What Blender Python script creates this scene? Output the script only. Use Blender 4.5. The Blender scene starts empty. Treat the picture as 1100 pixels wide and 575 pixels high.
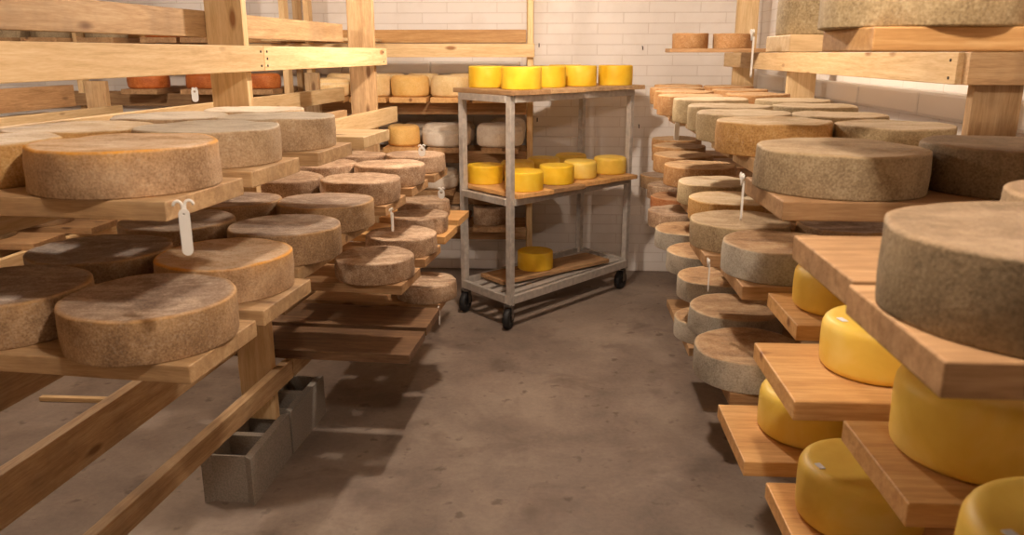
import bpy, bmesh, math, random
from mathutils import Vector, Matrix, noise

C = bpy.context.scene.collection
UP = (0, 0, 1)
# ------------------------------------------------------------------ camera geometry
F, CX, CY, HZ, H = 850.0, 550.0, 287.5, 57.0, 1.62
TILT = math.atan((CY - HZ) / F)
CT, ST = math.cos(TILT), math.sin(TILT)


def ray(x, y):
    a, b = (x - CX) / F, (y - CY) / F
    return (a, CT - b * ST, -ST - b * CT)


def at_z(x, y, z):
    d = ray(x, y); s = (z - H) / d[2]
    return Vector((d[0] * s, d[1] * s, z))


def at_y(x, y, Y):
    d = ray(x, y); s = Y / d[1]
    return Vector((d[0] * s, Y, H + d[2] * s))


def x_at(px, Y, z):
    return (px - CX) / F * (Y * CT - (z - H) * ST)


# ------------------------------------------------------------------ helpers
def lin(c):
    return tuple((v / 12.92 if v <= 0.04045 else ((v + 0.055) / 1.055) ** 2.4) for v in (k / 255 for k in c)) + (1.0,)


def tag(o, label=None, cat=None, group=None, kind=None):
    if label: o['label'] = label
    if cat: o['category'] = cat
    if group: o['group'] = group
    if kind: o['kind'] = kind
    return o


def thing(name, label, cat, loc, group=None, rz=0):
    o = bpy.data.objects.new(name, None)
    o.empty_display_size = 0.1
    C.objects.link(o); o.location = loc; o.rotation_euler = (0, 0, rz)
    return tag(o, label, cat, group)


def mesh_obj(name, bm, mat, parent=None, smooth=False):
    me = bpy.data.meshes.new(name)
    bmesh.ops.recalc_face_normals(bm, faces=bm.faces[:])
    bm.to_mesh(me); bm.free()
    if smooth:
        for p in me.polygons: p.use_smooth = True
    if mat: me.materials.append(mat)
    o = bpy.data.objects.new(name, me)
    C.objects.link(o)
    if parent: o.parent = parent
    return o


def box_bm(bm, c, s, bev=0.0, M=None):
    g = bmesh.ops.create_cube(bm, size=1.0)
    vs = g['verts']
    for v in vs:
        v.co = Vector((v.co.x * s[0] + c[0], v.co.y * s[1] + c[1], v.co.z * s[2] + c[2]))
    if bev > 0:
        es = {e for v in vs for e in v.link_edges}
        r = bmesh.ops.bevel(bm, geom=list(es), offset=bev, segments=2, affect='EDGES', profile=0.5)
        vs = list({v for f in r['faces'] for v in f.verts} | {v for v in vs if v.is_valid})
    if M:
        bmesh.ops.transform(bm, matrix=M, verts=[v for v in vs if v.is_valid])
    return bm


def tube_bm(bm, pts, r, seg=8):
    pts = [Vector(p) for p in pts]
    rings = []
    for i, p in enumerate(pts):
        t = (pts[min(i + 1, len(pts) - 1)] - pts[max(i - 1, 0)]).normalized()
        a = t.orthogonal().normalized() if i == 0 else (pa - t * pa.dot(t)).normalized()
        pa = a
        b = t.cross(a)
        rings.append([bm.verts.new(p + (a * math.cos(k * 2 * math.pi / seg) + b * math.sin(k * 2 * math.pi / seg)) * r) for k in range(seg)])
    for A, B in zip(rings, rings[1:]):
        for k in range(seg):
            bm.faces.new((A[k], A[(k + 1) % seg], B[(k + 1) % seg], B[k]))
    bm.faces.new(rings[0][::-1]); bm.faces.new(rings[-1])
    return bm


def lathe_bm(bm, prof, seg=32, M=None):
    rings, vs = [], []
    for r, z in prof:
        if r < 1e-6:
            v = bm.verts.new((0, 0, z)); rings.append([v]); vs.append(v)
        else:
            rr = [bm.verts.new((r * math.cos(2 * math.pi * k / seg), r * math.sin(2 * math.pi * k / seg), z)) for k in range(seg)]
            rings.append(rr); vs += rr
    for A, B in zip(rings, rings[1:]):
        for k in range(seg):
            j = (k + 1) % seg
            if len(A) == 1 and len(B) == 1: continue
            if len(A) == 1: bm.faces.new((A[0], B[j], B[k]))
            elif len(B) == 1: bm.faces.new((A[k], A[j], B[0]))
            else: bm.faces.new((A[k], A[j], B[j], B[k]))
    if M: bmesh.ops.transform(bm, matrix=M, verts=vs)
    return bm


def beam(name, p0, p1, up, w, t, mat, parent=None, bev=0.0025):
    """timber from p0 to p1 (axis through its centre); w along up, t across; mesh long axis is local X"""
    p0, p1, up = Vector(p0), Vector(p1), Vector(up)
    X = (p1 - p0).normalized(); L = (p1 - p0).length
    Y = up.cross(X).normalized(); Z = X.cross(Y).normalized()
    bm = bmesh.new(); box_bm(bm, (0, 0, 0), (L, t, w), bev)
    o = mesh_obj(name, bm, mat, parent)
    mid = (p0 + p1) / 2
    M = Matrix((X, Y, Z)).transposed().to_4x4(); M.translation = mid
    if parent: M = Matrix.Translation(parent.location).inverted() @ M
    o.matrix_local = M
    return o


# ------------------------------------------------------------------ materials
def new_mat(name):
    m = bpy.data.materials.new(name); m.use_nodes = True
    nt = m.node_tree; nt.nodes.clear()
    out = nt.nodes.new('ShaderNodeOutputMaterial'); b = nt.nodes.new('ShaderNodeBsdfPrincipled')
    nt.links.new(b.outputs[0], out.inputs[0])
    return m, nt, b


class N:
    def __init__(s, nt): s.nt = nt
    def node(s, t, **k):
        n = s.nt.nodes.new(t)
        for a, v in k.items(): setattr(n, a, v)
        return n
    def link(s, a, b): s.nt.links.new(a, b)
    def noise(s, vec, scale, detail=4, rough=0.55, dist=0.0):
        n = s.node('ShaderNodeTexNoise'); n.inputs['Scale'].default_value = scale
        n.inputs['Detail'].default_value = detail; n.inputs['Roughness'].default_value = rough
        n.inputs['Distortion'].default_value = dist
        s.link(vec, n.inputs['Vector']); return n.outputs['Fac']
    def ramp(s, fac, stops):
        n = s.node('ShaderNodeValToRGB'); e = n.color_ramp.elements
        while len(e) < len(stops): e.new(0.5)
        for el, (p, c) in zip(e, stops): el.position = p; el.color = c
        s.link(fac, n.inputs[0]); return n.outputs[0]
    def mix(s, fac, a, b, blend='MIX'):
        n = s.node('ShaderNodeMix', data_type='RGBA', blend_type=blend)
        for v, i in ((fac, 0), (a, 6), (b, 7)):
            if hasattr(v, 'is_linked') or hasattr(v, 'links'): s.link(v, n.inputs[i])
            else: n.inputs[i].default_value = v
        return n.outputs[2]
    def mrange(s, v, a, b, c=0.0, d=1.0):
        n = s.node('ShaderNodeMapRange'); s.link(v, n.inputs[0])
        for i, k in enumerate((a, b, c, d)): n.inputs[i + 1].default_value = k
        return n.outputs[0]
    def math(s, op, a, b=None):
        n = s.node('ShaderNodeMath', operation=op)
        for v, i in ((a, 0), (b, 1)):
            if v is None: continue
            if hasattr(v, 'links'): s.link(v, n.inputs[i])
            else: n.inputs[i].default_value = v
        return n.outputs[0]
    def bump(s, h, strength, dist, b, normal=None):
        n = s.node('ShaderNodeBump'); n.inputs['Strength'].default_value = strength; n.inputs['Distance'].default_value = dist
        s.link(h, n.inputs['Height'])
        if normal: s.link(normal, n.inputs['Normal'])
        s.link(n.outputs[0], b.inputs['Normal']); return n.outputs[0]
    def coords(s, scale=(1, 1, 1)):
        tc = s.node('ShaderNodeTexCoord'); oi = s.node('ShaderNodeObjectInfo')
        mp = s.node('ShaderNodeMapping'); mp.inputs['Scale'].default_value = scale
        s.link(tc.outputs['Object'], mp.inputs['Vector'])
        add = s.node('ShaderNodeVectorMath', operation='ADD')
        sc = s.node('ShaderNodeVectorMath', operation='SCALE'); sc.inputs['Scale'].default_value = 37.0
        cmb = s.node('ShaderNodeCombineXYZ')
        for i in range(3): s.link(oi.outputs['Random'], cmb.inputs[i])
        s.link(cmb.outputs[0], sc.inputs[0])
        s.link(mp.outputs[0], add.inputs[0]); s.link(sc.outputs[0], add.inputs[1])
        return add.outputs[0], tc, oi.outputs['Random']


def cheese_mat(name, side, top, rim=None, speck=None, rimw=0.6, rough=0.72, top_amt=0.9, spk=0.35):
    """side / top: (dark, mid, light) sRGB; rim: colour of the upper edge; speck: pale mould"""
    m, nt, b = new_mat(name); n = N(nt)
    v, tc, rnd = n.coords()
    n1 = n.noise(v, 9, 5, 0.6, 0.4); n2 = n.noise(v, 45, 4, 0.65); n3 = n.noise(v, 170, 3, 0.7)
    n4 = n.noise(v, 230, 2, 0.6)
    f = n.math('ADD', n.math('MULTIPLY', n1, 0.42), n.math('ADD', n.math('MULTIPLY', n2, 0.16), n.math('MULTIPLY', n4, 0.42)))
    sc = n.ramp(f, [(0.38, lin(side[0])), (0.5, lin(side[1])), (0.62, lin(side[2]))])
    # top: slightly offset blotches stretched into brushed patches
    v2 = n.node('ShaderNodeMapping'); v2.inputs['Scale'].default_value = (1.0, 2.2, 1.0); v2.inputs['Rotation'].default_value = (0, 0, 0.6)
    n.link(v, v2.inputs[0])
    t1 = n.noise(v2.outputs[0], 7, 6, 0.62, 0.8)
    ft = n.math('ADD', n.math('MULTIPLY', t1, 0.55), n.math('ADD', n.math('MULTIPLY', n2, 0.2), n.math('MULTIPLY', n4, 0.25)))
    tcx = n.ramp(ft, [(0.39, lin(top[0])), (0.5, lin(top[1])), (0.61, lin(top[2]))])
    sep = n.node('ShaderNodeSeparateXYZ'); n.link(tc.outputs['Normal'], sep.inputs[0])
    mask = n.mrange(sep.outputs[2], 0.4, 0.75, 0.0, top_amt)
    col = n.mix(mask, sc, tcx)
    if rim:
        at = n.node('ShaderNodeAttribute', attribute_name='edge')
        rm = n.math('MULTIPLY', at.outputs['Fac'], n.mrange(n1, 0.35, 0.6, 0.25 * rimw, rimw))
        col = n.mix(rm, col, lin(rim))
    if speck:
        sm = n.mrange(n.math('ADD', n.math('MULTIPLY', n3, 0.6), n.math('MULTIPLY', n2, 0.4)), 0.52, 0.66, 0, spk)
        col = n.mix(sm, col, lin(speck))
    dk = n.mrange(n3, 0.3, 0.5, 0.8, 1.0)
    g = n.node('ShaderNodeCombineColor')
    for i in range(3): n.link(dk, g.inputs[i])
    col = n.mix(0.8, col, g.outputs[0], 'MULTIPLY')
    br = n.mrange(rnd, 0, 1, 0.86, 1.1)
    g2 = n.node('ShaderNodeCombineColor')
    for i in range(3): n.link(br, g2.inputs[i])
    col = n.mix(1.0, col, g2.outputs[0], 'MULTIPLY')
    n.link(col, b.inputs['Base Color']); b.inputs['Roughness'].default_value = rough
    b.inputs['Specular IOR Level'].default_value = 0.3
    hh = n.math('ADD', n.math('MULTIPLY', n2, 0.6), n.math('MULTIPLY', n3, 0.4))
    n.bump(hh, 0.45, 0.004, b)
    return m


def wax_mat(name, c0, c1, c2, rough=0.38):
    m, nt, b = new_mat(name); n = N(nt)
    v, tc, rnd = n.coords()
    n1 = n.noise(v, 7, 4, 0.55, 0.3); n2 = n.noise(v, 60, 3)
    col = n.ramp(n1, [(0.32, lin(c0)), (0.5, lin(c1)), (0.68, lin(c2))])
    n.link(col, b.inputs['Base Color']); b.inputs['Roughness'].default_value = rough
    b.inputs['Specular IOR Level'].default_value = 0.35
    b.inputs['Subsurface Weight'].default_value = 0.12
    b.inputs['Subsurface Radius'].default_value = (0.02, 0.012, 0.004)
    n.bump(n2, 0.12, 0.003, b)
    return m


def wood_mat(name, c0, c1, c2, knot, rough=0.62, stain=None, stain_amt=0.5):
    m, nt, b = new_mat(name); n = N(nt)
    v, tc, rnd = n.coords((1.0, 14.0, 14.0))
    v3, tc3, rnd3 = n.coords((1.0, 1.0, 1.0))
    g1 = n.noise(v, 2.2, 5, 0.6, 1.2); g2 = n.noise(v, 9, 4, 0.6); g3 = n.noise(v, 28, 2, 0.6)
    f = n.math('ADD', n.math('MULTIPLY', g1, 0.5), n.math('ADD', n.math('MULTIPLY', g2, 0.25), n.math('MULTIPLY', g3, 0.25)))
    col = n.ramp(f, [(0.36, lin(c0)), (0.5, lin(c1)), (0.64, lin(c2))])
    # knots
    vk, _, _ = n.coords((3.2, 9.0, 9.0))
    vo = n.node('ShaderNodeTexVoronoi'); vo.inputs['Scale'].default_value = 1.0; n.link(vk, vo.inputs['Vector'])
    km = n.mrange(vo.outputs['Distance'], 0.07, 0.15, 0.9, 0.0)
    col = n.mix(km, col, lin(knot))
    if stain:
        sm = n.mrange(n.noise(v3, 5, 4, 0.6), 0.45, 0.68, 0, stain_amt)
        col = n.mix(sm, col, lin(stain))
    br = n.mrange(rnd, 0, 1, 0.82, 1.1)
    g = n.node('ShaderNodeCombineColor')
    for i in range(3): n.link(br, g.inputs[i])
    col = n.mix(1.0, col, g.outputs[0], 'MULTIPLY')
    n.link(col, b.inputs['Base Color']); b.inputs['Roughness'].default_value = rough
    b.inputs['Specular IOR Level'].default_value = 0.3
    n.bump(f, 0.25, 0.002, b)
    return m


def plain(name, c, rough=0.5, metal=0.0, var=0.0, scale=30):
    m, nt, b = new_mat(name); n = N(nt)
    v, tc, rnd = n.coords()
    f = n.noise(v, scale, 4)
    d = tuple(max(0, k * (1 - var)) for k in c); l = tuple(min(255, k * (1 + var)) for k in c)
    n.link(n.ramp(f, [(0.35, lin(d)), (0.65, lin(l))]), b.inputs['Base Color'])
    b.inputs['Roughness'].default_value = rough; b.inputs['Metallic'].default_value = metal
    if var: n.bump(f, 0.15, 0.002, b)
    return m


def brick_mat():
    m, nt, b = new_mat('painted_block'); n = N(nt)
    tc = n.node('ShaderNodeTexCoord'); sp = n.node('ShaderNodeSeparateXYZ'); n.link(tc.outputs['Object'], sp.inputs[0])
    cb = n.node('ShaderNodeCombineXYZ'); n.link(sp.outputs[0], cb.inputs[0]); n.link(sp.outputs[2], cb.inputs[1])
    bt = n.node('ShaderNodeTexBrick'); n.link(cb.outputs[0], bt.inputs['Vector'])
    bt.offset = 0.5
    for k, val in (('Scale', 1.0), ('Mortar Size', 0.0028), ('Mortar Smooth', 0.35), ('Brick Width', 0.36), ('Row Height', 0.073), ('Bias', 0.0)):
        bt.inputs[k].default_value = val
    bt.inputs['Color1'].default_value = lin((246, 238, 230)); bt.inputs['Color2'].default_value = lin((242, 233, 224))
    bt.inputs['Mortar'].default_value = lin((228, 216, 204))
    nz = n.noise(tc.outputs['Object'], 3.5, 5, 0.6)
    col = n.mix(n.mrange(nz, 0.5, 0.75, 0, 0.3), bt.outputs['Color'], lin((206, 190, 170)))
    n.link(col, b.inputs['Base Color']); b.inputs['Roughness'].default_value = 0.55
    # combed vertical striations in each tile
    mp = n.node('ShaderNodeMapping'); mp.inputs['Scale'].default_value = (75, 75, 4); n.link(tc.outputs['Object'], mp.inputs[0])
    st = n.noise(mp.outputs[0], 1.0, 2)
    h = n.math('ADD', n.math('MULTIPLY', bt.outputs['Fac'], -1.0), n.math('MULTIPLY', st, 0.35))
    n.bump(h, 0.6, 0.006, b)
    return m


def floor_mat():
    m, nt, b = new_mat('stained_concrete'); n = N(nt)
    tc = n.node('ShaderNodeTexCoord'); v = tc.outputs['Object']
    a = n.noise(v, 1.3, 6, 0.62, 0.6); c = n.noise(v, 6, 6, 0.65, 0.3); d = n.noise(v, 45, 4, 0.7)
    f = n.math('ADD', n.math('MULTIPLY', a, 0.55), n.math('ADD', n.math('MULTIPLY', c, 0.3), n.math('MULTIPLY', d, 0.15)))
    col = n.ramp(f, [(0.36, lin((108, 93, 81))), (0.5, lin((138, 121, 107))), (0.64, lin((162, 145, 128)))])
    s = n.mrange(n.noise(v, 3.1, 4, 0.6, 0.4), 0.55, 0.72, 0, 0.7)
    col = n.mix(s, col, lin((98, 80, 68)))
    s2 = n.mrange(n.noise(v, 12, 3, 0.5), 0.63, 0.72, 0, 0.6)
    col = n.mix(s2, col, lin((84, 66, 55)))
    n.link(col, b.inputs['Base Color'])
    n.link(n.mrange(c, 0.3, 0.7, 0.5, 0.8), b.inputs['Roughness'])
    n.bump(d, 0.2, 0.003, b)
    return m


MB = brick_mat(); MF = floor_mat()
PINE = wood_mat('pine_light', (204, 166, 116), (226, 192, 142), (240, 212, 166), (150, 98, 56))
PINE2 = wood_mat('pine_weathered', (164, 128, 88), (196, 160, 116), (214, 182, 140), (120, 84, 54), stain=(128, 104, 80), stain_amt=0.45)
OAK = wood_mat('shelf_brown', (146, 108, 70), (178, 138, 96), (202, 164, 120), (96, 66, 42), stain=(120, 92, 66), stain_amt=0.4)
HONEY = wood_mat('shelf_honey', (188, 136, 80), (212, 162, 102), (230, 186, 128), (130, 78, 40), rough=0.5)
DARKW = wood_mat('shelf_dark', (92, 66, 46), (122, 92, 66), (150, 118, 88), (60, 42, 30), rough=0.5, stain=(78, 56, 40), stain_amt=0.5)
METAL = plain('galvanised_metal', (196, 188, 178), 0.4, 0.3, 0.06, 30)
STEEL = plain('dull_steel', (120, 112, 104), 0.45, 0.8, 0.15, 40)
RUBBER = plain('black_rubber', (28, 26, 25), 0.6, 0, 0.1)
WHITE = plain('white_plastic', (235, 230, 222), 0.35)
PIPEW = plain('white_pvc', (232, 226, 218), 0.3)
BLOCK = plain('cinder_block', (150, 140, 128), 0.92, 0, 0.08, 160)
PLASTER = plain('grey_plaster', (150, 138, 126), 0.8, 0, 0.03, 4)
IRON = plain('rusty_iron', (62, 52, 46), 0.6, 0.5, 0.2)
STICK = plain('sticker_paper', (235, 235, 238), 0.4)
NAIL = plain('nail_head', (70, 58, 50), 0.5, 0.6)

CH = {
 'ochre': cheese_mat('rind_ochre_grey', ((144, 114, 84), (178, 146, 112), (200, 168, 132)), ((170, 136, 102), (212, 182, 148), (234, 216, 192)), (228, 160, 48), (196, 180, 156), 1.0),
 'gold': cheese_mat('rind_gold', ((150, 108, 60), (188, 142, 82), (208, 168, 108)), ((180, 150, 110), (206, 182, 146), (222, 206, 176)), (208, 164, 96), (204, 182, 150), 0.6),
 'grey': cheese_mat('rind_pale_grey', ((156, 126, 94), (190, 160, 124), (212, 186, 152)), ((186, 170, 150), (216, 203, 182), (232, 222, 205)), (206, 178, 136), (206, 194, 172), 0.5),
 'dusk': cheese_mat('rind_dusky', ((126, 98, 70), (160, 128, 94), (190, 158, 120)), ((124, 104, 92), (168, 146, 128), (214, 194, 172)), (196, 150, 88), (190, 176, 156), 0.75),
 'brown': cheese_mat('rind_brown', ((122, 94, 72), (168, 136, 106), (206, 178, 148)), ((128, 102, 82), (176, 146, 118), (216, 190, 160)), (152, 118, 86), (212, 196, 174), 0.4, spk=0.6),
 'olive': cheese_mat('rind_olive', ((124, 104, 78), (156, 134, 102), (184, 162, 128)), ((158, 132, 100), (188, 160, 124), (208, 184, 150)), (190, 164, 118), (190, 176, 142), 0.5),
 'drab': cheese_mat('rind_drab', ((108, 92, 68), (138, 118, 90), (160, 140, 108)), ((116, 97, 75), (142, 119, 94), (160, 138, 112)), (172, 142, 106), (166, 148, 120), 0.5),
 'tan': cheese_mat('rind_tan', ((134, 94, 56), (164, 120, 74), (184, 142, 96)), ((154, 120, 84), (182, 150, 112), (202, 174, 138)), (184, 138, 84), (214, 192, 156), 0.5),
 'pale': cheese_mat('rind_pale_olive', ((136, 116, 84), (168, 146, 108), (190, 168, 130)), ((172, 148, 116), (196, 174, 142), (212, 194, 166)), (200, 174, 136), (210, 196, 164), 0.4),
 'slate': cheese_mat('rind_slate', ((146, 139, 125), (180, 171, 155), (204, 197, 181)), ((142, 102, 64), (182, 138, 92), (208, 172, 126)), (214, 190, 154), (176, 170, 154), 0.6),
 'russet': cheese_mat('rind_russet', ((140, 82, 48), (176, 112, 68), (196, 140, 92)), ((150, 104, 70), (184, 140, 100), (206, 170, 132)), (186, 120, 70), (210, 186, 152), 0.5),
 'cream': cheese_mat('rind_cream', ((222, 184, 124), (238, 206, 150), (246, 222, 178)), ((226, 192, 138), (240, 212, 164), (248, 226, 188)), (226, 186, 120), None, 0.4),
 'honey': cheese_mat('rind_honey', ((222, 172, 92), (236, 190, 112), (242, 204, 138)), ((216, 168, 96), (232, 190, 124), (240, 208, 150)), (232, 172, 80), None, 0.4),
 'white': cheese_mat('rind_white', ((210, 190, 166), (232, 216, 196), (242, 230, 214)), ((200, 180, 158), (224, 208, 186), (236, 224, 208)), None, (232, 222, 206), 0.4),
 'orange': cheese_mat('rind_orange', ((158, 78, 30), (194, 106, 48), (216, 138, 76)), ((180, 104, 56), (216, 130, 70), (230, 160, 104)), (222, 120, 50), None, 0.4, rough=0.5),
 'wax': wax_mat('yellow_wax', (230, 180, 34), (242, 196, 48), (248, 210, 78), 0.45),
 'butter': wax_mat('butter_wax', (230, 186, 72), (242, 204, 88), (248, 216, 120), 0.5),
}
LOOK = {'ochre': 'ochre-edged grey-brown', 'gold': 'golden-sided', 'grey': 'pale grey-topped', 'dusk': 'dusky brown-topped', 'brown': 'mottled brown',
        'olive': 'greyish olive', 'drab': 'drab brown-olive', 'tan': 'tan-sided', 'pale': 'pale olive-sided', 'slate': 'slate-sided brown-topped', 'russet': 'russet',
        'cream': 'cream-coloured', 'honey': 'honey-yellow', 'white': 'chalky white', 'orange': 'bright orange', 'wax': 'bright yellow waxed', 'butter': 'butter-yellow waxed'}
RND = {'wax': 0.010, 'butter': 0.022, 'brown': 0.009, 'white': 0.042, 'cream': 0.034, 'honey': 0.032, 'orange': 0.024}
ROUGHNESS = {'wax': 0.25, 'butter': 0.35, 'brown': 1.4, 'white': 1.3}
ORD = ['first', 'second', 'third', 'fourth', 'fifth', 'sixth', 'seventh', 'eighth', 'ninth', 'tenth', 'eleventh', 'twelfth', 'thirteenth', 'fourteenth']


def wheel_mesh(D, Ht, seed, er, rough=1.0, seg=56, dish=1.0):
    R = D / 2
    er = min(er, Ht * 0.42)
    prof = [(0, 0, 0), (R * .5, 0, 0), (R - er * .9, 0, 0)]
    for i in range(1, 5):
        a = math.pi / 2 * i / 4
        prof.append((R - er * .7 + er * .7 * math.sin(a), er * .7 - er * .7 * math.cos(a), 0))
    prof += [(R * 1.006, Ht * .38, 0), (R * 1.008, Ht * .55, 0), (R * 1.004, Ht * .72, 0.1)]
    for i in range(0, 6):
        a = math.pi / 2 * i / 5
        prof.append((R - er + er * math.cos(a), Ht - er + er * math.sin(a), (.3, .75, 1, 1, .9, .7)[i]))
    prof += [(R - er - R * .045, Ht - .0006 * dish, .15), (R * .6, Ht - .002 * dish, .1), (R * .4, Ht - .003 * dish, 0), (R * .2, Ht - .003 * dish, 0), (0, Ht - .003 * dish, 0)]
    bm = bmesh.new(); lay = bm.verts.layers.float.new('edge')
    off = Vector((seed * 3.17, seed * 1.91, seed * 0.73))
    rings = []
    for r, z, e in prof:
        ring = []
        cnt = 1 if r == 0 else seg
        for k in range(cnt):
            a = 2 * math.pi * k / seg
            p = Vector((r * math.cos(a), r * math.sin(a), z))
            d = noise.noise(p * 7 + off) * .0045 * rough + noise.noise(p * 28 + off) * .0016 * rough
            if r > 0: p += Vector((math.cos(a), math.sin(a), 0)) * d
            if z > Ht * .6: p.z += (noise.noise(Vector((p.x * 9, p.y * 9, seed))) * .004 + noise.noise(Vector((p.x * 30, p.y * 30, seed))) * .0012) * rough
            v = bm.verts.new(p); v[lay] = e; ring.append(v)
        rings.append(ring)
    for A, B in zip(rings, rings[1:]):
        for k in range(seg):
            j = (k + 1) % seg
            if len(A) == 1: bm.faces.new((A[0], B[j], B[k]))
            elif len(B) == 1: bm.faces.new((A[k], A[j], B[0]))
            else: bm.faces.new((A[k], A[j], B[j], B[k]))
    return bm


WCOUNT = [0]
PLACED = []


def wheel(kind, x, y, z, D, Ht, label, group=None, sticker=None):
    WCOUNT[0] += 1
    bm = wheel_mesh(D, Ht, WCOUNT[0], RND.get(kind, 0.006), ROUGHNESS.get(kind, 1.0), dish=0.0 if kind in ('wax', 'butter') else 1.0)
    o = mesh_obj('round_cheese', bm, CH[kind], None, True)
    o.location = (x, y, z); o.rotation_euler = (0, 0, 0)
    tag(o, label, 'cheese', group)
    PLACED.append((label, x, y, z, D, Ht))
    if sticker:
        ang, rr = sticker
        bm = bmesh.new(); box_bm(bm, (0, 0, 0), (.022, .012, .0012), .0004)
        s = mesh_obj('sticker', bm, STICK, o); s.location = (rr * D / 2 * math.cos(ang), rr * D / 2 * math.sin(ang), Ht + .0006)
        s.rotation_euler = (0, 0, ang + 1.57); s['label'] = 'small white paper sticker'
    return o


def board(x0, y0, x1, y1, ztop, w, t, mat, label, group=None):
    o = beam('shelf_board', (x0, y0, ztop - t / 2), (x1, y1, ztop - t / 2), (0, 0, 1), t, w, mat)
    return tag(o, label, 'board', group)


# ------------------------------------------------------------------ room
def wall(name, p0, p1, z0, z1, th, mat, side):
    """p0->p1 is the room-side base line, thickness goes to 'side' (+1 left of direction)"""
    p0, p1 = Vector(p0), Vector(p1); d = (p1 - p0); L = d.length
    bm = bmesh.new(); box_bm(bm, (L / 2, side * th / 2, (z0 + z1) / 2), (L, th, z1 - z0))
    o = mesh_obj(name, bm, mat); o.location = (p0.x, p0.y, 0); o.rotation_euler = (0, 0, math.atan2(d.y, d.x))
    o['kind'] = 'structure'; return o


RS = 0.055                                   # slope of the room's long axis
def back_y(x): return 5.93 - RS * x
def right_x(y): return 1.76 + RS * (y - 5.83)
ZC = 2.48
cr = Vector((right_x(5.83), back_y(right_x(5.83))))
wall('wall_back', (-4.6, back_y(-4.6)), cr, 0, ZC, .15, MB, 1)
wall('wall_right', (right_x(-2.2), -2.2), cr, 0, ZC, .15, MB, -1)
wall('wall_left', (-4.75, -2.0), (-4.6, back_y(-4.6)), 0, ZC, .15, MB, 1)
wall('wall_front', (-4.75, -2.0), (right_x(-2.2), -2.2), 0, ZC, .15, MB, -1)
bm = bmesh.new(); box_bm(bm, (-1.45, 1.95, -.05), (6.9, 8.7, .1)); o = mesh_obj('floor', bm, MF); o['kind'] = 'structure'
bm = bmesh.new(); box_bm(bm, (-1.45, 1.95, ZC + .05), (6.9, 8.7, .1)); o = mesh_obj('ceiling', bm, PLASTER); o['kind'] = 'structure'


# white trunking runs on the walls
def trunking(p0, p1, label):
    p0, p1 = Vector(p0), Vector(p1)
    t = thing('wall_trunking', label, 'trunking', p0)
    d = p1 - p0; n_ = max(1, round(d.length / .62))
    for k in range(n_):
        a_, b_ = p0 + d * (k / n_) + d.normalized() * .0012, p0 + d * ((k + 1) / n_)
        beam('cover', a_, b_, UP, .095, .05, PIPEW, t, .012)
    return t


trunking((-3.2, back_y(-3.2) - .028, 1.515), (.06, back_y(.06) - .028, 1.515), 'white trunking along the back wall above the cream cheeses')
trunking((right_x(.6) - .028, .6, 1.435), (right_x(5.6) - .028, 5.6, 1.435), 'white trunking along the right wall behind the rack posts')

# small iron anchors left in the back wall
for px, py, txt in ((579, 47, 'high beside the wooden back rack post'), (690, 50, 'high above the right end of the trolley'),
                    (577, 127, 'beside the post just below the trolley top'), (686, 134, 'between trolley and right rack')):
    Y = back_y((px - 550) / 850 * 5.7)
    p = at_y(px, py, Y)
    bm = bmesh.new(); tube_bm(bm, [(0, .01, 0), (0, -.012, 0), (0, -.02, -.006), (0, -.022, -.024)], .0035, 8)
    o = mesh_obj('wall_anchor', bm, IRON, None, True); o.location = (p.x, Y, p.z)
    tag(o, 'small rusty anchor in the white wall ' + txt, 'anchor')

# ------------------------------------------------------------------ racks



def cinder_block(x, y, rz, label, z=0):
    L, W, Ht, t = .39, .19, .19, .03
    bm = bmesh.new()
    # outer/inner loops: solid with two cores
    xs = [-L / 2, -L / 2 + t, -t / 2, t / 2, L / 2 - t, L / 2]; ys = [-W / 2, -W / 2 + t, W / 2 - t, W / 2]
    grid = {}
    for k, zz in enumerate((0, Ht)):
        for i, a in enumerate(xs):
            for j, b_ in enumerate(ys): grid[i, j, k] = bm.verts.new((a + (.02 if i == 0 else -.02 if i == 5 else 0) * (j in (1, 2)), b_, zz))
    hole = {(1, 1), (3, 1)}
    for i in range(5):
        for j in range(3):
            if (i, j) in hole:
                for (a, b1), (c, d) in (((i, j), (i + 1, j)), ((i + 1, j), (i + 1, j + 1)), ((i + 1, j + 1), (i, j + 1)), ((i, j + 1), (i, j))):
                    bm.faces.new((grid[a, b1, 0], grid[c, d, 0], grid[c, d, 1], grid[a, b1, 1]))
            else:
                for k in (0, 1):
                    bm.faces.new((grid[i, j, k], grid[i + 1, j, k], grid[i + 1, j + 1, k], grid[i, j + 1, k]))
    for i in range(5):
        for j in (0, 3): bm.faces.new((grid[i, j, 0], grid[i + 1, j, 0], grid[i + 1, j, 1], grid[i, j, 1]))
    for j in range(3):
        for i in (0, 5): bm.faces.new((grid[i, j, 0], grid[i, j + 1, 0], grid[i, j + 1, 1], grid[i, j, 1]))
    o = mesh_obj('cinder_block', bm, BLOCK); o.location = (x, y, z); o.rotation_euler = (0, 0, rz)
    return tag(o, label, 'block', 'cinder blocks under the rack posts')


LS = 0.15                                     # left rack direction slope
def lx(y): return -0.95 + LS * (y - 2.92)     # aisle face of left posts
LD = Vector((LS, 1, 0)).normalized(); LN = Vector((1, -LS, 0)).normalized()


def nails(parent, pts, nrm):
    for p in pts:
        bm = bmesh.new(); n_ = Vector(nrm)
        tube_bm(bm, [Vector(p) - n_ * .001, Vector(p) + n_ * .0012], .0045, 8)
        o = mesh_obj('nail', bm, NAIL, parent); o.location = -parent.location


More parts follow.
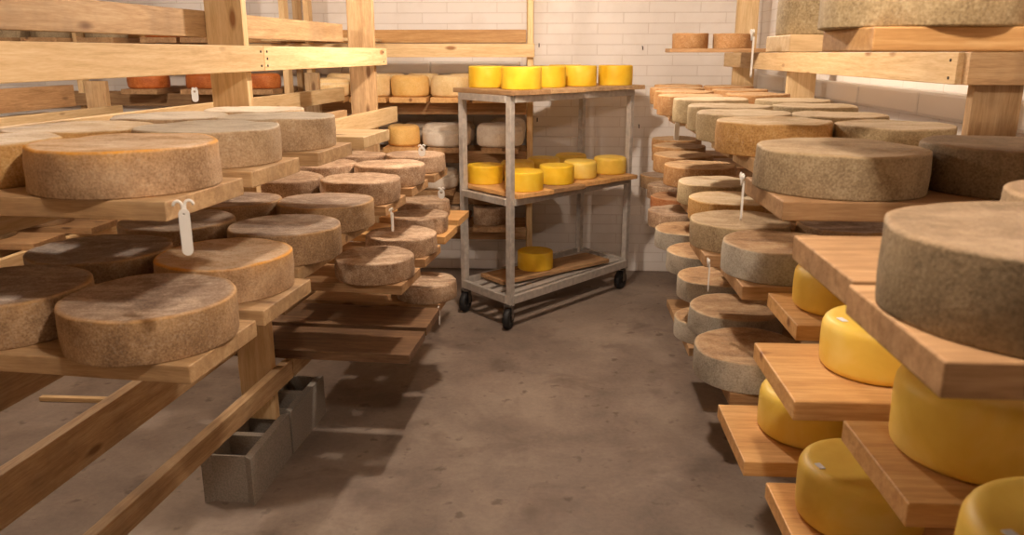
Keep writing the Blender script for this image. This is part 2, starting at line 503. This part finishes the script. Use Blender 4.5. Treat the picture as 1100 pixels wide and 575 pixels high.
rackL = thing('cheese_rack', 'pale pine post-and-rail cheese rack along the left of the aisle, standing on blocks', 'rack', (lx(2.92) - .07, 2.94, 0))
for y, zb in ((0.85, .19), (2.92, .19), (4.36, .19)):
    c = Vector((lx(y + .02), y + .019, 0)) - LN * .072
    beam('post', (c.x, c.y, zb), (c.x, c.y, 2.46), LN, .14, .038, PINE2 if y > 4 else PINE, rackL)


def lrail(y0, y1, z0, z1, side, mat, offs=0.0, name='rail'):
    """side 'a' aisle face, 'i' inner face"""
    o_ = .0195 if side == 'a' else -(.144 + .0195)
    a = Vector((lx(y0), y0, (z0 + z1) / 2)) + LN * (o_ + offs); b_ = Vector((lx(y1), y1, (z0 + z1) / 2)) + LN * (o_ + offs)
    return beam(name, a, b_, UP, z1 - z0, .038, mat, rackL)


lrail(.5, 2.985, 1.557, 1.645, 'a', PINE)
lrail(2.988, 4.46, 1.557, 1.645, 'a', PINE)
nails(rackL, [Vector((lx(2.96), 2.96, z)) + LN * .0395 for z in (1.575, 1.625)] + [Vector((lx(3.01), 3.01, z)) + LN * .0395 for z in (1.575, 1.6, 1.625)] + [Vector((lx(4.40), 4.40, z)) + LN * .0395 for z in (1.575, 1.625)], LN)
lrail(.5, 4.30, 1.675, 1.765, 'i', PINE2)
lrail(1.0, 4.62, 1.24, 1.325, 'a', PINE); lrail(.9, 4.3, 1.24, 1.325, 'i', PINE2)          # under the upper shelf
lrail(.5, 3.02, .865, 1.003, 'a', PINE2)
lrail(3.03, 4.6, .92, 1.003, 'a', PINE2)
lrail(.5, 4.6, .92, 1.003, 'i', PINE2)
lrail(.5, 2.98, .468, .606, 'i', PINE2)
lrail(2.99, 4.6, .615, .702, 'i', PINE2)
lrail(2.99, 4.6, .615, .702, 'a', PINE2)
lrail(.5, 3.02, .335, .412, 'a', PINE2)
lrail(3.03, 4.6, .335, .412, 'a', PINE2)
lrail(2.99, 4.6, .325, .412, 'i', PINE2)
# rear post row of the same rack, with its long rail
for y in (.9, 5.05):
    c = Vector((lx(y), y, 0)) - LN * .64
    beam('post', (c.x, c.y, 0), (c.x, c.y, 1.50), LN, .089, .038, PINE2, rackL)
lrail(.5, 5.3, 1.315, 1.40, 'i', PINE, -.38)

for (x0, y0, rz, txt) in ((-1.03, 2.80, .09, 'grey cinder block under the front left rack post, cores up'),
                      (-.985, 3.20, .12, 'grey cinder block just behind the one carrying the front post'),
                      (lx(4.36) - .07, 4.37, .15, 'grey cinder block under the far left rack post'),
                      (lx(.87) - .07, .86, .15, 'grey cinder block under the nearest left rack post')):
    cinder_block(x0, y0, math.pi / 2 - rz, txt)

# ---- left shelves
LG = {'A': ('upper', 1.362), 'B': ('middle', 1.042), 'C': ('third', .742), 'D': ('lowest', .452)}
left_wheels = {
 # tier, aisle row: (y, px-left, px-right, kind, height)   inner row likewise
 ('A', 'aisle'): [(1.59, 40, 233, 'ochre', .088), (1.96, 150, 300, 'grey', .086), (2.29, 236, 360, 'grey', .086)],
 ('A', 'inner'): [(1.65, -90, 80, 'gold', .085), (2.015, 28, 178, 'gold', .08), (2.38, 125, 245, 'grey', .08), (2.73, 222, 326, 'grey', .076)],
 ('B', 'aisle'): [(1.575, 72, 252, 'dusk', .092), (1.945, 171, 314, 'ochre', .09), (2.285, 247, 366, 'dusk', .09), (2.70, 299, 402, 'dusk', .088),
                  (3.19, 345, 430, 'brown', .09), (3.63, 381, 457, 'brown', .09), (4.03, 414, 478, 'brown', .085)],
 ('B', 'inner'): [(1.645, -42, 130, 'dusk', .092), (2.005, 45, 190, 'dusk', .088), (2.37, 132, 252, 'dusk', .088), (2.735, 207, 303, 'dusk', .085),
                  (3.25, 264, 347, 'brown', .085), (3.68, 322, 392, 'brown', .085), (4.07, 365, 422, 'brown', .08)],
 ('C', 'aisle'): [(3.12, 360, 446, 'brown', .085), (3.53, 393, 470, 'brown', .085), (3.97, 420, 482, 'brown', .085), (4.38, 427, 483, 'brown', .085)],
 ('D', 'aisle'): [(3.77, 425, 491, 'brown', .085)],
}
for (tier, row), L in left_wheels.items():
    nm, z = LG[tier]
    for i, (y, a, b_, k, ht) in enumerate(L):
        dep = y * CT - (z + .05 - H) * ST
        D = min((b_ - a) / F * dep * .985, .36)
        x = x_at((a + b_) / 2, y, z + .05)
        if row == 'inner':                    # keep clear of the aisle-side neighbour
            for (l2, x2, y2, z2, D2, _h) in PLACED:
                if 'inner' not in l2 and abs(z2 - z) < .01 and math.hypot(x - x2, y - y2) < (D + D2) / 2 + .006:
                    need = (D + D2) / 2 + .006
                    dx = math.sqrt(max(need ** 2 - (y - y2) ** 2, 0)); x = min(x, x2 - dx)
        lab = '%s cheese wheel, %s from the camera in the left rack\'s %s %s row' % (LOOK[k], ORD[i], nm, 'aisle-side' if row == 'aisle' else 'inner')
        if tier == 'D': lab = 'mottled brown cheese wheel alone on the left rack\'s lowest shelf'
        wheel(k, x, y, z, D, ht, lab, 'wheels on the left rack %s shelf' % nm)


def lboard(y, xend, L, z, w, t, mat, lab, slope=.16, grp=None):
    d = Vector((-1, slope, 0)).normalized() * L
    return board(xend, y, xend + d.x, y + d.y, z, w, t, mat, lab, grp)


for i, (y, xe, w, m) in enumerate(((1.545, -.60, .29, PINE2), (1.90, -.565, .26, PINE2), (2.255, -.50, .26, PINE2), (2.665, -.45, .27, PINE))):
    lboard(y, xe, .93, 1.362, w, .037, m, ('%s pine board, %s from the camera on the left rack\'s upper shelf' % ('grey-brown' if i < 1 else 'light', ORD[i])) if i < 3 else 'light pine board with an empty aisle end on the left rack\'s upper shelf', grp='left rack upper boards')
for i, (y, xe, m) in enumerate(((1.545, -.595, PINE2), (1.88, -.555, PINE2), (2.25, -.57, PINE2), (2.66, -.54, PINE2), (3.17, -.47, OAK), (3.60, -.42, OAK), (4.0, -.36, OAK))):
    lboard(y, xe, .64 if i < 4 else .80, 1.042, .275, .038, m, 'wooden board, %s from the camera on the left rack\'s middle shelf' % ORD[i], grp='left rack middle boards')
for i, (y, xe, m) in enumerate(((3.10, -.41, OAK), (3.51, -.36, OAK), (3.95, -.31, HONEY), (4.36, -.27, HONEY))):
    lboard(y, xe, .80 if i < 3 else .45, .742, .275, .038, m, 'brown board, %s from the camera on the left rack\'s third shelf' % ORD[i], grp='left rack third boards')
for i, (y, xe, m, txt) in enumerate(((3.105, -.395, DARKW, 'dark stained empty board, nearest on the left rack\'s lowest shelf'), (3.435, -.36, DARKW, 'dark stained empty board behind the nearest one on the lowest shelf'),
                                     (3.77, -.33, OAK, 'brown board under the single wheel on the left rack\'s lowest shelf'))):
    lboard(y, xe, .80, .452, .285, .038, m, txt, slope=.12, grp='left rack lowest boards')

# ---- far left rack against the left side
rackF = thing('cheese_rack', 'dim far left rack with old dark rails seen through the left rack', 'rack', (-2.95, 5.4, 0))
FD = Vector((.12, 1, 0)).normalized(); FN = Vector((1, -.12, 0)).normalized()
def fx(y): return -2.52 + .12 * (y - 5.2)
for y in (1.2, 5.12):
    c = Vector((fx(y), y, 0)) - FN * .1
    beam('post', (c.x, c.y, 0), (c.x, c.y, 1.45), FN, .14, .038, PINE2, rackF)
def frail(y0, y1, z0, z1, off, mat):
    beam('rail', Vector((fx(y0), y0, (z0 + z1) / 2)) + FN * off, Vector((fx(y1), y1, (z0 + z1) / 2)) + FN * off, UP, z1 - z0, .038, mat, rackF)
frail(.6, 5.2, 1.205, 1.295, -.01, PINE)
frail(.6, 5.0, 1.30, 1.43, -.19, OAK)
frail(.6, 4.9, 1.23, 1.27, -.30, PINE)
frail(.6, 5.3, .49, .58, -.01, PINE)
frail(.6, 5.3, .49, .58, -.19, PINE2)
for i, (px, y, k) in enumerate(((20, 4.35, 'olive'), (62, 4.75, 'dusk'))):
    x = fx(y) - .36 if i == 0 else fx(y) - .3
    wheel(k, x, y, .62, .33, .09, ('greyish cheese wheel on the far left rack behind its light rail' if i == 0 else 'brown cheese wheel on the far left rack, further back'), 'wheels on the far left rack')
    board(x + .4, y - .04, x - .4, y + .04, .62, .27, .038, OAK, 'brown board under the %s wheel of the far left rack' % ('greyish' if i == 0 else 'brown'), 'far left rack boards')

# lath lying on the floor
p0 = at_z(44, 428, .012); p1 = at_z(119, 430, .012)
o = beam('wooden_lath', (p0.x, p0.y, .013), (p1.x, p1.y, .013), UP, .022, .03, PINE); tag(o, 'pale wooden lath lying on the floor behind the left rack', 'lath')

# ---- back rack along the back wall
BD = Vector((1, -RS, 0)).normalized(); BN = Vector((RS, 1, 0)).normalized()
def by(x, off): return back_y(x) - off
rackB = thing('cheese_rack', 'light pine wall rack along the back wall left of the trolley', 'rack', (-1.4, by(-1.4, .38), 0))
for x, off in ((.125, .39), (-1.545, .40), (-1.43, .20), (-3.01, .39), (.125, .05), (-1.545, .05)):
    beam('post', (x, by(x, off), 0), (x, by(x, off), 2.46 if off > .06 else 2.2), BD, .038, .089, PINE, rackB)
beam('rail', (-3.6, by(-3.6, .456), 1.637), (.15, by(.15, .456), 1.637), UP, .088, .038, PINE, rackB)
beam('rail', (-3.6, by(-3.6, .12), 1.735), (.10, by(.10, .12), 1.735), UP, .088, .038, HONEY, rackB)
for z in (1.258, .927, .637, .387):
    for off in (.456, .12):
        up_ = .05 if z > 1.2 else 0
        beam('rail', (-3.6, by(-3.6, off), z + up_), (-1.47, by(-1.47, off), z + up_), UP, .085, .038, OAK, rackB)
        beam('rail', (-1.468, by(-1.468, off), z), (.10, by(.10, off), z), UP, .085, .038, OAK, rackB)

BT = {1: ('top', 1.72), 2: ('second', 1.336), 3: ('third', 1.005), 4: ('fourth', .715), 5: ('lowest', .465)}
# px centre, width px, kind, height, row(front/back)
bw = [
 (2, 'f', [(160, 42, 'orange', .095), (222, 42, 'orange', .10), (281, 40, 'orange', .10), (355, 42, 'cream', .12), (399, 42, 'cream', .15), (441, 40, 'honey', .14), (484, 42, 'cream', .14), (528, 42, 'cream', .14)]),
 (2, 'b', [(372, 40, 'cream', .145), (416, 40, 'cream', .145), (455, 36, 'cream', .145), (500, 38, 'cream', .145)]),
 (3, 'f', [(434, 34, 'honey', .14), (480, 52, 'white', .15), (537, 50, 'white', .15)]),
 (3, 'b', [(415, 36, 'white', .14), (453, 36, 'white', .14), (492, 36, 'white', .14), (545, 38, 'white', .16)]),
 (4, 'f', [(470, 46, 'white', .13), (516, 40, 'white', .13)]),
 (5, 'f', [(482, 42, 'brown', .12), (527, 38, 'brown', .12)]),
 (1, 'f', [(8, 40, 'olive', .08), (55, 40, 'olive', .08), (114, 42, 'olive', .08), (180, 46, 'orange', .07), (222, 30, 'orange', .07)]),
]
for t, row, L in bw:
    nm, z = BT[t]
    for i, (pc, wpx, k, ht) in enumerate(L):
        x = 0
        if t == 2 and pc < 330: z = BT[t][1] + .05
        else: z = BT[t][1]
        for _ in range(3):
            yy = by(x, .46 if row == 'f' else .17); x = x_at(pc, yy, z + .05)
        D = min(wpx / F * (yy * CT - (z - H) * ST), .33)
        wheel(k, x, yy, z, D, ht, '%s cheese wheel, %s from left in the %s row of back rack\'s %s shelf' % (LOOK[k], ORD[i], 'front' if row == 'f' else 'rear', nm), 'wheels on the back rack')
        if row == 'f':
            board(x, by(x, .63), x + .02, by(x, .03), z, .245, .035, OAK if k not in ('cream', 'honey') else HONEY,
                  'short board, %s from left on the back rack\'s %s shelf' % (ORD[i], nm), 'back rack boards')
for i, pc in enumerate((300, 340, 385)):
    x = x_at(pc, 5.5, 1.72)
    board(x, by(x, .63), x + .02, by(x, .03), 1.716, .18, .02, PINE, 'thin empty board, %s from left on the back rack\'s bare top shelf' % ORD[i], 'back rack top boards')

# ------------------------------------------------------------------ right rack
RSL = .053
def rx(y): return 1.31 + RSL * (y - 2.35)
RD = Vector((RSL, 1, 0)).normalized(); RN = Vector((-1, RSL, 0)).normalized()
rackR = thing('cheese_rack', 'pale pine cheese rack along the right wall with full shelves', 'rack', (rx(2.35) + .07, 2.37, 0))
for y, m in ((.12, PINE2), (2.34, PINE2), (4.15, PINE), (5.45, PINE)):
    c = Vector((rx(y), y + .019, 0)) - RN * (.095 if 2 < y < 3 else .075)
    beam('post', (c.x, c.y, 0), (c.x, c.y, 2.46), RN, .14, .038, m, rackR)
def rrail(y0, y1, z0, z1, side, mat):
    o_ = .0195 if side == 'a' else -(.149 + .0195)
    a = Vector((rx(y0), y0, (z0 + z1) / 2)) + RN * o_; b_ = Vector((rx(y1), y1, (z0 + z1) / 2)) + RN * o_
    beam('rail', a, b_, UP, z1 - z0, .038, mat, rackR)
rrail(2.33, 5.56, 1.532, 1.622, 'a', PINE)
nails(rackR, [Vector((rx(2.37), 2.37, z)) + RN * .0395 for z in (1.55, 1.6)], RN)
for z in (1.36, 1.04, .742, .45):
    rrail(.1, 5.6, z - .037 - .085, z - .037, 'a', OAK)
beam('rail', (rx(2.3) - .02, 2.315, 1.577), (right_x(2.3) - .03, 2.30, 1.577), UP, .09, .038, PINE2, rackR)

RT = {0: ('top', 1.658), 1: ('upper', 1.36), 2: ('middle', 1.04), 3: ('third', .742), 4: ('lowest', .45)}
# tier,row: (y, left px, D, kind, height)
right_wheels = [
 (0, 'aisle', [(1.37, 888, .33, 'pale', .10), (1.87, 839, .31, 'pale', .10)]),
 (1, 'aisle', [(.775, 960, .315, 'drab', .09), (1.57, 814, .325, 'olive', .083), (2.17, 771, .30, 'gold', .085), (2.48, 749, .285, 'pale', .085), (2.80, 739, .285, 'pale', .085),
               (3.14, 723, .285, 'pale', .09), (3.50, 707, .28, 'tan', .085), (3.88, 703, .28, 'tan', .085), (4.27, 699, .28, 'tan', .085), (4.66, 703, .27, 'tan', .085)]),
 (1, 'inner', [(1.0, 1093, .29, 'drab', .085), (1.56, 986, .31, 'drab', .09), (2.10, 892, .29, 'pale', .08), (2.46, 849, .28, 'pale', .08), (2.80, 831, .28, 'pale', .085),
               (3.16, 812, .28, 'pale', .085), (3.62, 780, .28, 'tan', .085), (4.05, 765, .27, 'tan', .085), (4.5, 756, .27, 'tan', .085)]),
 (2, 'aisle', [(.70, 1040, .235, 'butter', .118), (1.08, 966, .24, 'butter', .118), (1.41, 885, .21, 'butter', .10), (1.78, 855, .205, 'butter', .10), (2.10, 777, .30, 'slate', .085), (2.42, 742, .305, 'olive', .08),
               (2.80, 741, .295, 'gold', .08), (3.15, 729, .29, 'pale', .085), (3.60, 714, .32, 'tan', .09), (4.02, 702, .30, 'tan', .085), (4.42, 701, .29, 'tan', .085), (4.8, 701, .29, 'tan', .085)]),
 (2, 'inner', [(2.36, 857, .29, 'dusk', .08), (2.85, 843, .28, 'dusk', .08)]),
 (3, 'aisle', [(.98, 1012, .235, 'butter', .112), (1.37, 859, .235, 'butter', .118), (1.74, 817, .24, 'butter', .112), (2.09, 746, .305, 'slate', .085), (2.46, 741, .30, 'slate', .08),
               (2.83, 728, .29, 'slate', .08), (3.20, 717, .31, 'slate', .085), (3.63, 704, .315, 'slate', .085), (4.08, 697, .30, 'brown', .085), (4.50, 699, .29, 'russet', .085),
               (4.92, 695, .28, 'brown', .085), (5.33, 688, .28, 'dusk', .085)]),
 (4, 'aisle', [(3.2, 725, .30, 'slate', .085)]),
]
for t, row, L in right_wheels:
    nm, z = RT[t]
    for i, (y, pl, D, k, ht) in enumerate(L):
        x = x_at(pl, y, z + .05) + D / 2 * 1.0
        if row == 'inner':
            for (l2, x2, y2, z2, D2, _h) in PLACED:
                if 'inner' not in l2 and x2 > 0.3 and abs(z2 - z) < .01 and math.hypot(x - x2, y - y2) < (D + D2) / 2 + .006:
                    need = (D + D2) / 2 + .006
                    x = max(x, x2 + math.sqrt(max(need ** 2 - (y - y2) ** 2, 0)))
        lab = '%s cheese wheel, %s from the camera in the right rack\'s %s %s row' % (LOOK[k], ORD[i], nm, 'aisle-side' if row == 'aisle' else 'inner')
        if t == 4: lab = 'slate-sided cheese wheel alone on the right rack\'s lowest shelf'
        wheel(k, x, y, z, D, ht, lab, 'wheels on the right rack %s shelf' % nm, (3.3, .78) if k == 'butter' else None)
# two small wheels on the far thin top board
for i, (px, w_, y) in enumerate(((741, 38, 4.75), (786, 41, 4.75))):
    z = 1.645; D = w_ / F * (y * CT)
    wheel('tan', x_at(px, y, z), y, z, D, .083, 'small brown cheese wheel, %s of the pair on the thin board against the back wall' % ('right' if i else 'left'), 'pair on the thin top board')
xb = x_at(717, 4.75, 1.65)
board(xb, 4.75, 1.62, 4.70, 1.645, .22, .022, OAK, 'thin brown board across the far end of the right rack\'s top shelf')


def rboard(y, xend, z, w, t, mat, lab, grp, L=None, slope=-.055):
    L = L or (rx(y) - .006 - xend)
    return board(xend, y, xend + L, y + slope * L, z, w, t, mat, lab, grp)


for t, L in {
 0: [(1.345, .545, HONEY, .235), (1.86, .60, PINE, .2)],
 1: [(.765, .385, OAK, .24), (1.02, .41, OAK, .245), (1.565, .50, OAK, .30), (2.12, .62, PINE2, .27), (2.45, .64, PINE2, .27), (2.79, .68, PINE2, .27), (3.13, .70, PINE2, .27), (3.49, .70, PINE2, .27), (3.87, .74, PINE2, .27), (4.26, .78, PINE2, .27), (4.65, .84, PINE2, .27)],
 2: [(.70, .50, HONEY, .25), (1.06, .535, HONEY, .25), (1.40, .495, HONEY, .29), (1.775, .635, HONEY, .25), (2.09, .60, OAK, .28), (2.41, .58, OAK, .27), (2.79, .68, OAK, .27), (3.14, .70, OAK, .27), (3.59, .78, OAK, .28), (4.01, .80, OAK, .27), (4.41, .84, OAK, .27), (4.79, .88, OAK, .27)],
 3: [(.97, .52, HONEY, .26), (1.36, .53, HONEY, .28), (1.735, .525, HONEY, .30), (2.09, .59, OAK, .28), (2.45, .66, OAK, .28), (2.82, .69, OAK, .28), (3.19, .74, OAK, .28), (3.62, .79, OAK, .28), (4.07, .86, OAK, .27), (4.49, .92, OAK, .27), (4.91, .97, OAK, .27), (5.32, 1.0, OAK, .27)],
 4: [(3.20, .735, OAK, .30), (3.58, .755, OAK, .285)],
}.items():
    nm, z = RT[t]
    for i, (y, xe, m, w) in enumerate(L):
        rboard(y, xe, z, w, .036, m, '%s board, %s from the camera on the right rack\'s %s shelf' % ('honey-coloured' if m is HONEY else 'brown wooden', ORD[i], nm), 'right rack %s boards' % nm)

# ------------------------------------------------------------------ trolley
Fp = Vector((-.011, 4.53, 0)); a1, a2 = math.radians(47), math.radians(129)
E1 = Vector((math.cos(a1), math.sin(a1), 0)); E2 = Vector((math.cos(a2), math.sin(a2), 0)); LC, WC = 1.219, .50
def cp(u, v, z): return Fp + E1 * u + E2 * v + Vector((0, 0, z))
cart = thing('trolley', 'grey metal three-shelf trolley on black casters in front of the back wall', 'trolley', cp(LC / 2, WC / 2, 0))
N1 = Vector((-E1.y, E1.x, 0))
for u, v in ((.018, .018), (LC - .018, .018), (LC - .018, WC - .018), (.018, WC - .018)):
    p = cp(u, v, 0)
    beam('leg', (p.x, p.y, .145), (p.x, p.y, 1.388), E1, .038, .038, METAL, cart, .003)
for z, hgt, slats in ((1.368, .04, 3), (.778, .04, 3), (.185, .05, 4)):
    fr = None
    bm = bmesh.new()
    def bar(pa, pb, w, t):
        X = (pb - pa).normalized(); Lb = (pb - pa).length; Yv = Vector(UP).cross(X).normalized()
        M = Matrix((X, Yv, Vector(UP))).transposed().to_4x4(); M.translation = (pa + pb) / 2 - cart.location
        box_bm(bm, (0, 0, 0), (Lb, t, w), .002, M)
    bar(cp(.03, 0.0, z), cp(LC - .03, 0.0, z), hgt, .03); bar(cp(.03, WC, z), cp(LC - .03, WC, z), hgt, .03)
    bar(cp(0, .03, z), cp(0, WC - .03, z), hgt, .03); bar(cp(LC, .03, z), cp(LC, WC - .03, z), hgt, .03)
    mesh_obj('shelf_frame', bm, METAL, cart)
    for k in range(slats):
        bm = bmesh.new(); vv = WC * (k + 1) / (slats + 1)
        bar(cp(.016, vv, z + .005), cp(LC - .016, vv, z + .005), .012, .055)
        mesh_obj('slat', bm, METAL, cart)
for (u, v), rz in zip(((.02, .03), (LC - .03, .03), (LC - .03, WC - .02), (.02, WC - .03)), (1.25, .95, .5, 1.2)):
    p = cp(u, v, 0) - cart.location
    ax = Vector((math.cos(rz), math.sin(rz), 0)); rt = Vector((-ax.y, ax.x, 0))
    c = p - ax * .02
    bm = bmesh.new()
    for s in (-1, 1):
        M = Matrix((ax, rt, Vector(UP))).transposed().to_4x4(); M.translation = Vector((c.x + ax.x * .008, c.y + ax.y * .008, .10)) + rt * s * .026
        box_bm(bm, (0, 0, 0), (.035, .003, .085), .001, M)
    M = Matrix((ax, rt, Vector(UP))).transposed().to_4x4(); M.translation = Vector((c.x + ax.x * .012, c.y + ax.y * .012, .148))
    box_bm(bm, (0, 0, 0), (.06, .05, .012), .001, M)
    fk = mesh_obj('caster', bm, STEEL, cart)
    bm = bmesh.new()
    R, hw = .0655, .02
    prof = [(0.0, -hw * .6), (.022, -hw * .6), (.024, -hw), (.05, -hw), (R - .004, -hw * .9), (R, -hw * .4), (R, hw * .4), (R - .004, hw * .9), (.05, hw), (.024, hw), (.022, hw * .6), (0.0, hw * .6)]
    M = Matrix((ax, Vector((0, 0, -1)), rt)).transposed().to_4x4(); M.translation = Vector((c.x, c.y, R))
    lathe_bm(bm, prof, 28, M)
    wh = mesh_obj('wheel', bm, RUBBER, fk, True); wh['label'] = 'black rubber wheel'

# boards on the trolley
def cboard(u, v0, v1, w, z, t, mat, lab, grp=None):
    a, b_ = cp(u, v0, z - t / 2), cp(u, v1, z - t / 2)
    o = beam('trolley_board', a, b_, UP, t, w, mat); return tag(o, lab, 'board', grp)
for i in range(4):
    cboard(.14 + i * .318, -.045 - .012 * (i % 2), WC + .03, .29, 1.416, .027, OAK if i == 0 else PINE2, 'wooden board, %s from the near end on the trolley\'s top' % ORD[i], 'trolley top boards')
    cboard(.182 + i * .285, -.05 - .02 * (i % 2), WC + .02, .28, .826, .027, HONEY if i != 1 else OAK, 'wooden board, %s from the near end on the trolley\'s middle shelf' % ORD[i], 'trolley middle boards')
pa, pb = cp(.12, .32, .2235), cp(1.05, .16, .2235)
o = beam('trolley_board', pa, pb, UP, .027, .24, OAK); tag(o, 'brown board lying lengthwise on the trolley\'s bottom shelf', 'board')
tz = 1.416
tops = [(560, 4.74, .235, 'bright yellow cheese wheel at the front corner of the trolley top'), (523, 5.0, .225, 'bright yellow cheese wheel at the left end of the trolley top'),
        (588, 5.03, .225, 'bright yellow cheese wheel third from right on the trolley top'), (622, 5.22, .225, 'bright yellow cheese wheel second from right on the trolley top'),
        (661, 5.36, .225, 'bright yellow cheese wheel at the right end of the trolley top'), (607, 5.52, .225, 'bright yellow cheese wheel mostly hidden at the rear of the trolley top')]
for px, y, D, lab in tops:
    wheel('wax', x_at(px, y, tz + .05), y, tz, D, .128, lab, 'yellow wheels on the trolley top')
mz = .826
mids = [(563, 4.73, .23, 'yellow cheese wheel at the front corner of the trolley middle shelf'), (521, 5.0, .225, 'yellow cheese wheel at the left end of the trolley middle shelf'),
        (598, 4.98, .22, 'yellow cheese wheel behind the front corner one on the middle shelf'), (623, 5.20, .22, 'yellow cheese wheel second from right in the trolley middle row'),
        (655, 5.40, .22, 'yellow cheese wheel at the right end of the trolley middle shelf'), (556, 5.17, .22, 'yellow cheese wheel at left in the middle shelf\'s rear row'),
        (584, 5.36, .22, 'yellow cheese wheel at centre of the middle shelf\'s rear row'), (613, 5.55, .22, 'yellow cheese wheel at right in the middle shelf\'s rear row')]
for px, y, D, lab in mids:
    wheel('wax' if y < 5.1 else 'butter', x_at(px, y, mz + .05), y, mz, D, .115, lab, 'yellow wheels on the trolley middle shelf')
p = at_z(575, 290, .239)
wheel('wax', .155, 5.10, .237, .235, .12, 'single yellow cheese wheel on the trolley\'s bottom shelf')


# ------------------------------------------------------------------ white tags
def white_tag(x, y, z, ln, wd, rz, label):
    """z is the hook; strip hangs below"""
    t = thing('hanging_tag', label, 'tag', (x, y, z), 'white plastic tags on the shelf ends', rz)
    bm = bmesh.new()
    for sg in (-1, 1):
        pts = [(0, 0, -.014), (sg * .002, 0, -.004)] + [(sg * (.009 - .007 * math.cos(a)), .002 * sg, .002 + .008 * math.sin(a)) for a in [math.radians(k) for k in range(0, 200, 20)]]
        tube_bm(bm, pts, .0026, 8)
    mesh_obj('hook', bm, WHITE, t, True)
    bm = bmesh.new()
    outline = []
    n_ = 8
    for i in range(n_ + 1):
        a = math.pi * i / n_; outline.append((wd / 2 * math.cos(a), wd / 2 * math.sin(a)))
    for i in range(n_ + 1):
        a = math.pi + math.pi * i / n_; outline.append((wd / 2 * math.cos(a), -ln + wd + wd / 2 * math.sin(a)))
    hole = [((wd * .2 if wd > .025 else wd * .12) * math.cos(2 * math.pi * k / 10), (wd * .2 if wd > .025 else wd * .12) * math.sin(2 * math.pi * k / 10)) for k in range(10)]
    th = .0018
    fr_, bk_ = [], []
    for s, store in ((-th, fr_), (th, bk_)):
        vo = [bm.verts.new((a, s, b_)) for a, b_ in outline]; vh = [bm.verts.new((a, s, b_)) for a, b_ in hole]
        eo = [bm.edges.new((vo[i], vo[(i + 1) % len(vo)])) for i in range(len(vo))]; eh = [bm.edges.new((vh[i], vh[(i + 1) % 10])) for i in range(10)]
        bmesh.ops.triangle_fill(bm, edges=eo + eh, use_beauty=True); store += [vo, vh]
    for A, B in ((fr_[0], bk_[0]), (fr_[1], bk_[1])):
        for i in range(len(A)):
            j = (i + 1) % len(A); bm.faces.new((A[i], A[j], B[j], B[i]))
    st = mesh_obj('strip', bm, WHITE, t); st.location = (0, -.004, -.012)
    return t


for px, py, Y, ln, wd, rz, lab in (
 (197, 222, 1.33, .082, .018, .3, 'long white tag hanging from the nearest board of left upper shelf'),
 (420, 227, 2.95, .075, .016, 1.2, 'white tag seen edge-on beside the fifth board of left middle shelf'),
 (453, 158, 3.80, .048, .032, .1, 'white tag with round hole facing the camera above left middle shelf'),
 (474, 204, 3.84, .048, .032, .1, 'white tag with round hole on the left rack\'s third shelf'),
 (209, 96, 5.0, .085, .04, .1, 'white oval tag hanging below the orange cheeses'),
 (471, 332, 3.62, .075, .012, 1.3, 'thin white tag hanging under the lowest left shelf'),
 (808, 37, 1.95, .095, .016, 1.35, 'white hooked tag hanging at the right rack\'s top boards'),
 (797, 192, 1.66, .085, .016, 1.35, 'white hooked tag on the board end under the near olive wheel'),
 (761, 282, 2.24, .085, .016, 1.35, 'white hooked tag above the third right shelf'),
 (727, 131, 3.30, .075, .022, .2, 'white tag hanging below the right rack\'s pale upper wheels')):
    p = at_y(px, py, Y); white_tag(p.x, p.y, p.z, ln, wd, rz, lab)

# ------------------------------------------------------------------ lamps
def lamp(x, y, watt, lab):
    t = thing('ceiling_lamp', lab, 'lamp', (x, y, ZC))
    bm = bmesh.new(); lathe_bm(bm, [(0, 0), (.055, 0), (.055, -.02), (.035, -.035), (.024, -.075), (0, -.075)], 24); mesh_obj('socket', bm, WHITE, t, True)
    m, nt, b = new_mat('bulb_glow'); b.inputs['Base Color'].default_value = (1, 1, 1, 1)
    b.inputs['Emission Color'].default_value = (1.0, .85, .71, 1); b.inputs['Emission Strength'].default_value = watt
    bm = bmesh.new(); lathe_bm(bm, [(0, -.07), (.015, -.075), (.022, -.095), (.042, -.125), (.05, -.15), (.045, -.18), (.028, -.2), (0, -.207)], 24)
    mesh_obj('bulb', bm, m, t, True)
    return t


lamp(.08, 3.65, 900, 'bare bulb ceiling lamp over the far end of the aisle')
lamp(.20, .80, 470, 'bare bulb ceiling lamp over the near end of the aisle')
lamp(-2.3, 3.2, 620, 'bare bulb ceiling lamp over the space behind the left rack')

w = bpy.data.worlds.new('world'); bpy.context.scene.world = w; w.use_nodes = True
w.node_tree.nodes['Background'].inputs[0].default_value = (1, .85, .7, 1); w.node_tree.nodes['Background'].inputs[1].default_value = .05

# ------------------------------------------------------------------ camera
cd = bpy.data.cameras.new('camera'); co = bpy.data.objects.new('camera', cd); C.objects.link(co)
co.location = (0, 0, H); co.rotation_euler = (math.pi / 2 - TILT, 0, 0)
cd.sensor_fit = 'HORIZONTAL'; cd.sensor_width = 36; cd.lens = F / 1100 * 36; cd.clip_start = .02
cd.dof.use_dof = True; cd.dof.focus_distance = 3.3; cd.dof.aperture_fstop = 7.0
sc = bpy.context.scene; sc.camera = co
sc.view_settings.view_transform = 'Standard'; sc.view_settings.look = 'None'; sc.view_settings.gamma = 1
sc.view_settings.use_curve_mapping = False
sc.view_settings.exposure = 0.14
